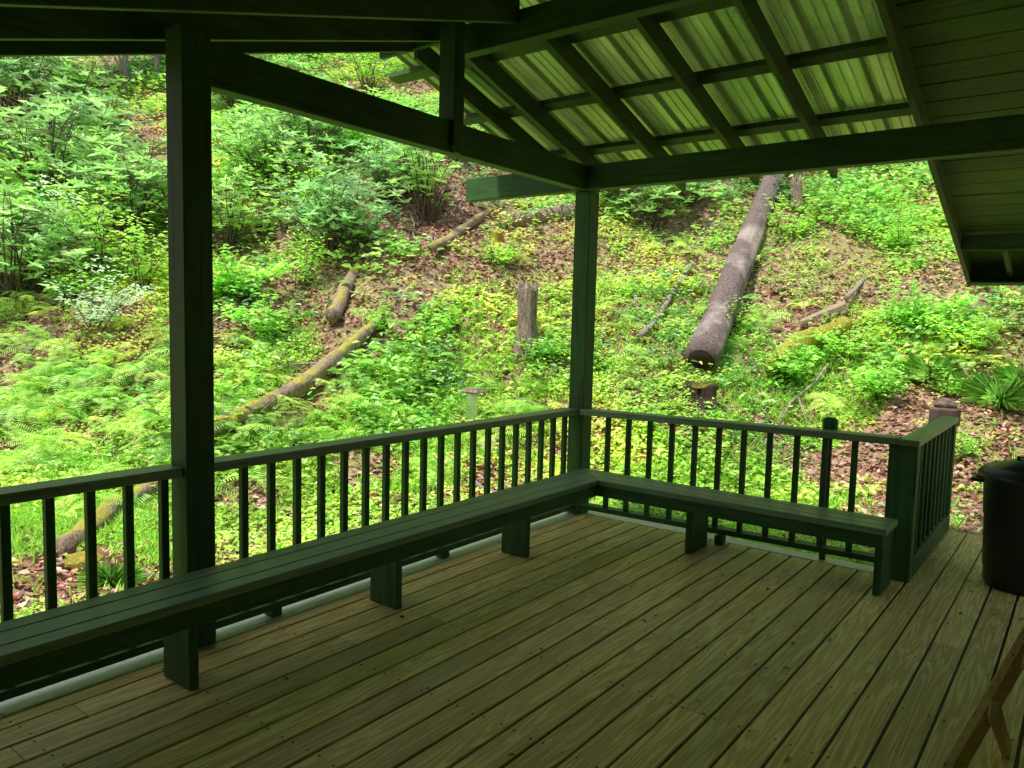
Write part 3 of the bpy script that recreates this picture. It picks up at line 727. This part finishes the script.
for i in range(14):
    yy = -7.8+i*.6
    if yy < .1: b.box(-.055, 4.4, yy, yy+.04, -.22, -.038)
for yy in (.42, .9, 1.3): b.box(2.605, 4.4, yy, yy+.04, -.19, -.038)
b.build('joist', M['post_weathered'], deck)
b = MB(); b.box(-.05, 4.4, -8.1, .058, -.030, -.010, 0); b.box(2.57, 4.4, .059, 1.60, -.030, -.010, 0)  # near-black sheet in the gaps stands for the shade between boards
dm, dnt, db = mat('gap_shade_black'); dn = noise(dnt, 3); dnt.links.new(ramp(dnt, dn.outputs[0], [(.3, (.004, .003, .002)), (.7, (.012, .010, .006))]).outputs[0], db.inputs['Base Color'])
b.build('gap_shade_sheet', dm, deck)

# frame of the open shelter
PS = .142; L = 3.425; ZB, ZT = 2.624, 2.817
fr = empty('porch_frame', (0, 0, 0)); tag(fr, 'dark green timber shelter frame with open rafters and a metal gable roof', 'porch roof')
MP = M['paint_z']
b = MB(); b.box(.106-PS, .106, -.019, -.019+PS, 0.003, ZB-.002, .005); b.build('post', MP, fr)
b = MB(); b.box(.106-PS, .106, -L, -L+PS, 0.003, 2.86, .005); b.build('post', MP, fr)
b = MB(); b.box(.02, .16, -.09+.0, -.022, .004, .09, .006)
b = MB(); b.box(0.0, .091, -L+PS+.002, -.062, ZB, ZT, .004); b.build('beam', M['paint_y'], fr)
b = MB(); b.box(-1.17, 4.6, -.06, .035, ZB, ZT, .004); b.build('beam', M['paint_x'], fr)
# king post, notched over the beam, its lap chamfered at the foot
b = MB(); b.box(-.01, .122, -1.66, -1.565, ZT+.002, 3.44, .004); b.box(.0935, .122, -1.66, -1.565, 2.665, ZT+.001, .003)
b.hexa([(.0935, -1.63, 2.625), (.118, -1.63, 2.625), (.118, -1.585, 2.625), (.0935, -1.585, 2.625), (.0935, -1.66, 2.664), (.122, -1.66, 2.664), (.122, -1.565, 2.664), (.0935, -1.565, 2.664)], .002)
b.build('king_post', MP, fr)
b = MB(); b.box(-.03, 4.6, -1.46, -1.372, 3.285, 3.47, .004); b.build('ridge_beam', M['paint_x'], fr)
b = MB(); b.box(-.80, -.032, -1.44, -1.40, 3.41, 3.50, .003); b.build('ridge_board', M['paint_x'], fr)
SF, SN = .300, .288
cosf = 1/math.hypot(1, SF)
def farz(y): return 2.940-SF*y
def nearz(y): return 3.233+SN*(y+2)
RD = .14*math.hypot(1, SF)
def rafter_far(x, y0, y1, d=RD, w=.040, cutend=True):
    b = MB(); b.hexa([(x-w, y0, farz(y0)), (x, y0, farz(y0)), (x, y1, farz(y1)), (x-w, y1, farz(y1)), (x-w, y0, farz(y0)+d), (x, y0, farz(y0)+d), (x, y1, farz(y1)+d), (x-w, y1, farz(y1)+d)], .003)
    return b.build('rafter', M['rafter'], fr)
def rafter_near(x, y0, y1, d=RD, w=.040):
    b = MB(); b.hexa([(x-w, y0, nearz(y0)), (x, y0, nearz(y0)), (x, y1, nearz(y1)), (x-w, y1, nearz(y1)), (x-w, y0, nearz(y0)+d), (x, y0, nearz(y0)+d), (x, y1, nearz(y1)+d), (x-w, y1, nearz(y1)+d)], .003)
    return b.build('rafter', M['rafter'], fr)
FX = [-.457, -.097, .537, 1.164, 1.753]
YE = .80
for x in FX: rafter_far(x, -1.370 if x > .1 else -1.398, YE)
rafter_far(2.408, -1.37, 3.062)
rafter_far(2.74, 2.262, 3.06, d=.09); rafter_far(3.35, 2.262, 3.06, d=.09); rafter_far(3.96, 2.262, 3.06, d=.09)
for x in [-.457, -.097, .463, 1.10, 1.72, 2.34, 2.95, 3.56, 4.17]: rafter_near(x, -6.85, -1.462 if x > .1 else -1.442)
# rafters' valley pieces: blocking over the right-hand beam
b = MB()
for xa, xb in zip([-.055, .579, 1.206, 1.795], [.495, 1.122, 1.711, 2.366]): pass
b.bm.free()
# purlins laid flat on the rafters
for ye in (-.99, -.34, .345, .79):
    b = MB(); a0, a1 = ye-.092, ye; z0 = farz(a0)+RD+.001; z1 = farz(a1)+RD+.001; x0, x1 = -1.08, 2.366
    b.hexa([(x0, a0, z0), (x1, a0, z0), (x1, a1, z1), (x0, a1, z1), (x0, a0, z0+.038), (x1, a0, z0+.038), (x1, a1, z1+.038), (x0, a1, z1+.038)], .003)
    b.build('purlin', M['rafter'], fr)
# ribbed metal on the far slope
def ribbed(name, x0, x1, y0, y1, zf, off, mt):
    prof = []; x = x0; pat = [(0, 0), (.010, .0), (.024, .032), (.046, .032), (.060, 0), (.108, 0), (.113, .006), (.119, .006), (.124, 0), (.168, 0), (.173, .006), (.179, .006), (.184, 0)]
    while x < x1:
        for a, c in pat:
            if x+a <= x1: prof.append((x+a, c))
        x += .2286
    bm = bmesh.new(); cols = []
    ys = np.linspace(y0, y1, 9)
    for px_, c in prof: cols.append([bm.verts.new((px_, yy, zf(yy)+off+c)) for yy in ys])
    for i in range(len(cols)-1):
        for j in range(len(ys)-1): bm.faces.new((cols[i][j], cols[i+1][j], cols[i+1][j+1], cols[i][j+1]))
    bmesh.ops.solidify(bm, geom=list(bm.faces), thickness=.0012)
    me = bpy.data.meshes.new(name); bm.to_mesh(me); bm.free(); return link(name, me, mt, fr)
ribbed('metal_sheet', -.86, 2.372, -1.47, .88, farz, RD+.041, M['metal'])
# board ceiling of the near slope and over the right bay
def boards(name, x0, x1, y0, y1, zf, off, wdt=.19, mt='ceiling', parent=None):
    b = MB(); y = y0
    while y < y1-.01:
        e = min(y+wdt, y1)-.011; dz = random.uniform(0, .005)
        b.hexa([(x0, y, zf(y)+off+dz), (x1, y, zf(y)+off+dz), (x1, e, zf(e)+off+dz), (x0, e, zf(e)+off+dz), (x0, y, zf(y)+off+.02), (x1, y, zf(y)+off+.02), (x1, e, zf(e)+off+.02), (x0, e, zf(e)+off+.02)], .003)
        y += wdt
    return b.build(name, M[mt], parent or fr)
boards('ceiling_boards', 2.372, 4.6, -1.47, 3.10, farz, RD+.004)
boards('ceiling_boards', -.86, 4.6, -6.9, -1.475, nearz, RD+.006)  # runs on out of view; its length is set to shade the deck
b = MB()
for (z_, y0, y1) in ((farz, -1.47, 3.12),):
    b.hexa([(2.373, y0, z_(y0)+RD+.03), (4.65, y0, z_(y0)+RD+.03), (4.65, y1, z_(y1)+RD+.03), (2.373, y1, z_(y1)+RD+.03), (2.373, y0, z_(y0)+RD+.045), (4.65, y0, z_(y0)+RD+.045), (4.65, y1, z_(y1)+RD+.045), (2.373, y1, z_(y1)+RD+.045)], .002)
y0, y1 = -6.95, -1.476
b.hexa([(-.9, y0, nearz(y0)+RD+.03), (4.65, y0, nearz(y0)+RD+.03), (4.65, y1, nearz(y1)+RD+.03), (-.9, y1, nearz(y1)+RD+.03), (-.9, y0, nearz(y0)+RD+.045), (4.65, y0, nearz(y0)+RD+.045), (4.65, y1, nearz(y1)+RD+.045), (-.9, y1, nearz(y1)+RD+.045)], .002)
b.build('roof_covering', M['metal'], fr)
# eave beam and fascia of the right bay
b = MB(); b.box(2.41, 4.6, 2.22, 2.26, farz(2.24)+.0, farz(2.24)+.125, .003); b.build('eave_beam', M['paint_x'], fr)
b = MB(); b.box(2.37, 4.6, 3.065, 3.10, farz(3.06)-.01, farz(3.06)+.18, .003); b.box(2.41, 4.6, 2.80, 3.06, farz(3.06)-.004, farz(3.06)+.012, .002); b.build('fascia', M['paint_x'], fr)

# unseen walls added behind and to the right to hold back light
wall = empty('light_blocking_wall', (4.2, -4, 0)); tag(wall, 'dark green board wall added out of view to shade the deck', 'wall')
b = MB()
z = 0.005
while z < 3.6:
    b.box(4.2+.0, 4.235, -6.9, -.9, z, z+.17, .003); z += .175
b.build('siding', M['ceiling'], wall)
b = MB(); z = .005
while z < 1.75: b.box(-.86, 4.6, -6.98, -6.95, z, z+.17, .003); z += .175
b.build('siding', M['ceiling'], wall)
b = MB()
b.box(4.24, 4.30, -6.9, -.9, -.3, 3.5); b.build('frame', M['post_weathered'], wall)

# railings
HT = .880; XI, XO = .085, -.055
def baluster(par, x, y, z0, z1, s=.036):
    b = MB(); b.box(x-s/2, x+s/2, y-s/2, y+s/2, z0, z1, .003); return b.build('baluster', MP, par)
rl = empty('railing', (0, -1.8, 0)); tag(rl, 'long green railing of square balusters on the left, behind the bench', 'railing', 'deck railings')
for a, c in ((-L+PS+.002, -.022), (-6.6, -L-.002)):
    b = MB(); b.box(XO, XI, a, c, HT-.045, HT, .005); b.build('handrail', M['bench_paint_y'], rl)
    b = MB(); b.box(-.03, .056, a, c, .044, .082, .004); b.build('bottom_rail', M['paint_y'], rl)
for y in np.arange(-3.215+.142, -.1, .1625):
    baluster(rl, .016, y, .0825, HT-.046)
for y in np.arange(-3.49, -6.5, -.162): baluster(rl, .016, y, .0825, HT-.046)
for y in (-1.58, -2.9, -4.6): b = MB(); b.box(-.02, .055, y-.03, y+.03, .004, .043); b.build('foot', MP, rl)
rr_ = empty('railing', (1.2, 0, 0)); tag(rr_, 'railing along the far side of the deck, right of the corner post', 'railing', 'deck railings')
def zr(x): return .016*x
def hb(x0, x1, y0, y1, z0, z1, bev=.004):
    b = MB(); b.hexa([(x0, y0, z0+zr(x0)), (x1, y0, z0+zr(x1)), (x1, y1, z0+zr(x1)), (x0, y1, z0+zr(x0)), (x0, y0, z1+zr(x0)), (x1, y0, z1+zr(x1)), (x1, y1, z1+zr(x1)), (x0, y1, z1+zr(x0))], bev); return b
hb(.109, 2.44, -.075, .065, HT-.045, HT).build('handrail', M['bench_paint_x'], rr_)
hb(.109, 2.38, -.045, .045, .06, .098).build('bottom_rail', M['paint_x'], rr_)
for x in [.336+.1845*k for k in range(11)]: baluster(rr_, x, .0, .0985+zr(x), HT-.046+zr(x))
b = MB(); b.box(1.28, 1.34, -.055, .02, .004, .07); b.build('foot', MP, rr_)
rt_ = empty('railing', (2.5, .6, 0)); tag(rt_, 'short return railing with a wide end post, left of the trash can', 'railing', 'deck railings')
HR = .838
b = MB(); b.box(2.385, 2.551, -.02, .09, .004, HR+.035, .005); b.build('end_post', MP, rt_)
b = MB(); b.box(2.444, 2.565, -.075, 1.60, HR+.037, HR+.077, .005); b.build('handrail', M['bench_paint_y'], rt_)
b = MB(); b.box(2.475, 2.553, .093, 1.53, .012, .14, .004); b.build('bottom_rail', M['paint_y'], rt_)
b = MB(); b.box(2.47, 2.55, 1.533, 1.62, .004, HR+.035, .004); b.build('post', MP, rt_)
for y in np.arange(.26, 1.5, .17): baluster(rt_, 2.515, y, .141, HR+.036)

# bench
be = empty('bench', (.4, -.4, 0)); tag(be, 'long green L-shaped bench running along two sides of the deck', 'bench')
ZS = .469; BW = [(.325, .418), (.423, .540), (.545, .633)]
b = MB()
for a, c in BW: b.hexa([(a, -6.2, ZS-.038), (c, -6.2, ZS-.038), (c, -c-.001, ZS-.038), (a, -a-.001, ZS-.038), (a, -6.2, ZS), (c, -6.2, ZS), (c, -c-.001, ZS), (a, -a-.001, ZS)], .004)
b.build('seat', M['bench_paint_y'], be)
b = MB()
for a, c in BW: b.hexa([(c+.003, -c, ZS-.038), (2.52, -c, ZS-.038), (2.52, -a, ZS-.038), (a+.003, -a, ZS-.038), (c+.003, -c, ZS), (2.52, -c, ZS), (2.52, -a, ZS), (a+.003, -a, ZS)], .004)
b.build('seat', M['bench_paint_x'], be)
b = MB(); b.box(.590, .628, -6.2, -.592, .352, ZS-.039, .003); b.build('apron', M['paint_y'], be)
b = MB(); b.box(.592, 2.50, -.628, -.590, .352, ZS-.039, .003); b.build('apron', M['paint_x'], be)
for y in (-1.215, -2.405, -3.60, -4.8, -5.95):
    b = MB(); b.box(.245, .456, y-.022, y+.022, .004, ZS-.040, .003); b.box(.33, .589, y+.0225, y+.06, .36, ZS-.040, .003); b.build('leg', MP, be)
for x in (1.23, 2.44):
    b = MB(); b.box(x-.022, x+.022, -.395, -.11, .004, ZS-.040, .003); b.box(x-.06, x-.0225, -.589, -.34, .36, ZS-.040, .003); b.build('leg', MP, be)

# dark stake behind the far railing, weathered post with a stone
b = MB(); p0 = (1.985, .13); 
b.box(p0[0]-.018, p0[0]+.018, p0[1]-.018, p0[1]+.018, -.5, .90, .003); b.box(p0[0]-.045, p0[0]+.045, p0[1]-.04, p0[1]+.04, .84, .985, .018)
o = b.build('stake', MP); tag(o, 'dark square stake with a thicker head rising behind the far railing', 'stake')
wp = empty('weathered_post', (2.6, 1.9, 0)); tag(wp, 'short brown weathered wooden post just beyond the return railing', 'post')
b = MB(); b.box(2.36, 2.48, 1.80, 1.93, hz(2.35, 1.85)-.2, .80, .006); b.box(2.325, 2.53, 1.76, 1.97, .801, .955, .010); b.build('shaft', M['post_weathered'], wp)
b = MB(); b.tube([(2.345, 1.86, .975), (2.385, 1.87, .985), (2.45, 1.865, .985), (2.51, 1.87, .972)], [.025, .045, .042, .02], 14, .25, True, 4); o = b.build('stone', M['stone']); tag(o, 'pale brown stone lying on top of the weathered post', 'stone')

# trash can
tcx, tcy = 3.125, .42; TR = .27; tc_ = empty('trash_can', (tcx, tcy, 0)); tag(tc_, 'round black plastic trash can with a domed lid at the right edge', 'trash can')
def can_profile():
    HS = 1.09; pr = [(.0, .006), (TR*.80, .006), (TR*.83, .02), (TR*.835, .10), (TR*.86, .105), (TR*.90, .40), (TR*.92, .405), (TR*.96, .60), (TR*1.0, .605), (TR*1.0, .645)]; return [(a, q*HS) for a, q in pr[1:]]
b = MB(); b.lathe(can_profile(), 56, (tcx, tcy)); body = b.build('body', M['can'], tc_)
b = MB(); b.lathe([(r_, z_+.04) for r_, z_ in [(TR*1.06, .640), (TR*1.085, .646), (TR*1.085, .668), (TR*1.03, .690), (TR*.90, .712), (TR*.84, .722), (TR*.80, .714), (TR*.62, .742), (TR*.3, .765), (.01, .770)]], 56, (tcx, tcy)); b.build('lid', M['can'], tc_)
for s in (-1, 1):
    b = MB(); x = tcx+s*TR*.93
    b.beam((x, tcy-.06, .650), (x+s*.065, tcy-.055, .650), .02, .022); b.beam((x, tcy+.06, .650), (x+s*.065, tcy+.055, .650), .02, .022); b.beam((x+s*.062, tcy-.065, .650), (x+s*.062, tcy+.065, .650), .022, .028, bev=.006)
    b.build('handle', M['can'], tc_)
b = MB(); b.box(tcx-.09, tcx+.09, tcy-.018, tcy+.018, .812, .822, .003); b.box(tcx-.09, tcx-.07, tcy-.018, tcy+.018, .785, .812, .003); b.box(tcx+.07, tcx+.09, tcy-.018, tcy+.018, .785, .812, .003); b.build('lid_grip', M['can'], tc_)

# wooden folding chair, mostly outside the view
ch = empty('folding_chair', (3.3, -2.2, 0)); tag(ch, 'wooden folding chair with crossed legs in the bottom right corner', 'chair')
A1 = on(948, 778, 'z', .17); B1 = on(1026, 643, 'z', .50)
dd = (B1-A1).normalized(); F1 = A1-dd*((A1.z-.012)/dd.z); T1 = B1+dd*.1
off = Vector((.46, .03, 0))
for o_ in (Vector((0, 0, 0)), off):
    b = MB(); b.beam(F1+o_, T1+o_, .032, .085); b.build('leg', M['chair_wood'], ch)
A3 = Vector((A1.x+.045, A1.y+.62, .012)); B3 = Vector((A1.x+.06, A1.y+.16, .50))
mid = F1.lerp(T1, .62)
for o_ in (Vector((.035, 0, 0)), off-Vector((.035, 0, 0))):
    b = MB(); b.beam(Vector((mid.x, mid.y+.38, .012))+o_, Vector((mid.x, mid.y-.42, .50))+o_, .026, .055); b.build('leg', M['chair_wood'], ch)
b = MB()
for k in range(5): c = T1+Vector((off.x/2, -.02-.085*k, -.02-.004*k)); b.box(c.x-.25, c.x+.25, c.y-.033, c.y+.033, c.z, c.z+.018, .003)
b.build('seat', M['chair_wood'], ch)
# dry twigs on the deck
b = MB()
tw = [(3.02, -.22), (3.1, -.35)]
for i in range(16):
    x, y = 3.0+random.gauss(.08, .10), -.25+random.gauss(0, .22); a = random.gauss(1.2, .4); l = random.uniform(.05, .16)
    b.tube([(x, y, .006), (x+math.cos(a)*l*.5, y+math.sin(a)*l*.5, .010), (x+math.cos(a+.3)*l, y+math.sin(a+.3)*l, .006)], [.0018, .0015, .001], 5, 0, True, i)
o = b.build('pine_needles', M['chair_wood']); tag(o, 'reddish dry needles lying on the deck in front of the trash can', 'needles', kind='stuff')

Lv = Leaves(); n = 46; x = np.r_[rnd(30, .3, 2.4), rnd(16, 2.5, 3.2)]; y = np.r_[rnd(30, -3.6, -.1), rnd(16, -.9, 1.5)]
Lv.add(np.c_[x, y, np.full(n, .006)], np.c_[RNG.normal(0, 1, (n, 2)), rnd(n, 0, .2)], upish(n, .4), rnd(n, .015, .04), rnd(n, .008, .02), np.array([[.16, .08, .03]])*rnd(n, .4, 1.8)[:, None], .1, rnd(n, 0, .4)[:, None])
tag(link('leaf_bits', Lv.mesh('leaf_bits'), M['litter']), 'small brown bits of dead leaf scattered on the deck boards', 'leaf bits', kind='stuff')

# ------------------------------------------------------------------ light
EL, AZ = R(67), R(196)
w = bpy.data.worlds.new('World'); sc.world = w; w.use_nodes = True; nt = w.node_tree
sky = nt.nodes.new('ShaderNodeTexSky'); sky.sky_type = 'NISHITA'; sky.sun_disc = False; sky.sun_elevation = EL; sky.sun_rotation = AZ
sky.air_density = 1.6; sky.dust_density = 4.; sky.ozone_density = 1.
bg = nt.nodes['Background']; bg.inputs[1].default_value = .15; nt.links.new(sky.outputs[0], bg.inputs[0])
sl = bpy.data.lights.new('sun', 'SUN'); sl.energy = 5.0; sl.angle = R(5); sl.color = (1., .96, .88)
so = bpy.data.objects.new('sun', sl); COL.objects.link(so)
dv = Vector((math.sin(AZ)*math.cos(EL), math.cos(AZ)*math.cos(EL), math.sin(EL)))
so.rotation_euler = dv.to_track_quat('Z', 'Y').to_euler()
sc.view_settings.view_transform = 'Standard'; sc.view_settings.look = 'None'; sc.view_settings.exposure = 0
sc.cycles.use_denoising = True; sc.cycles.max_bounces = 8; sc.cycles.diffuse_bounces = 5; sc.cycles.transmission_bounces = 3
sc.cycles.sample_clamp_indirect = 6; sc.cycles.caustics_reflective = False; sc.cycles.caustics_refractive = False
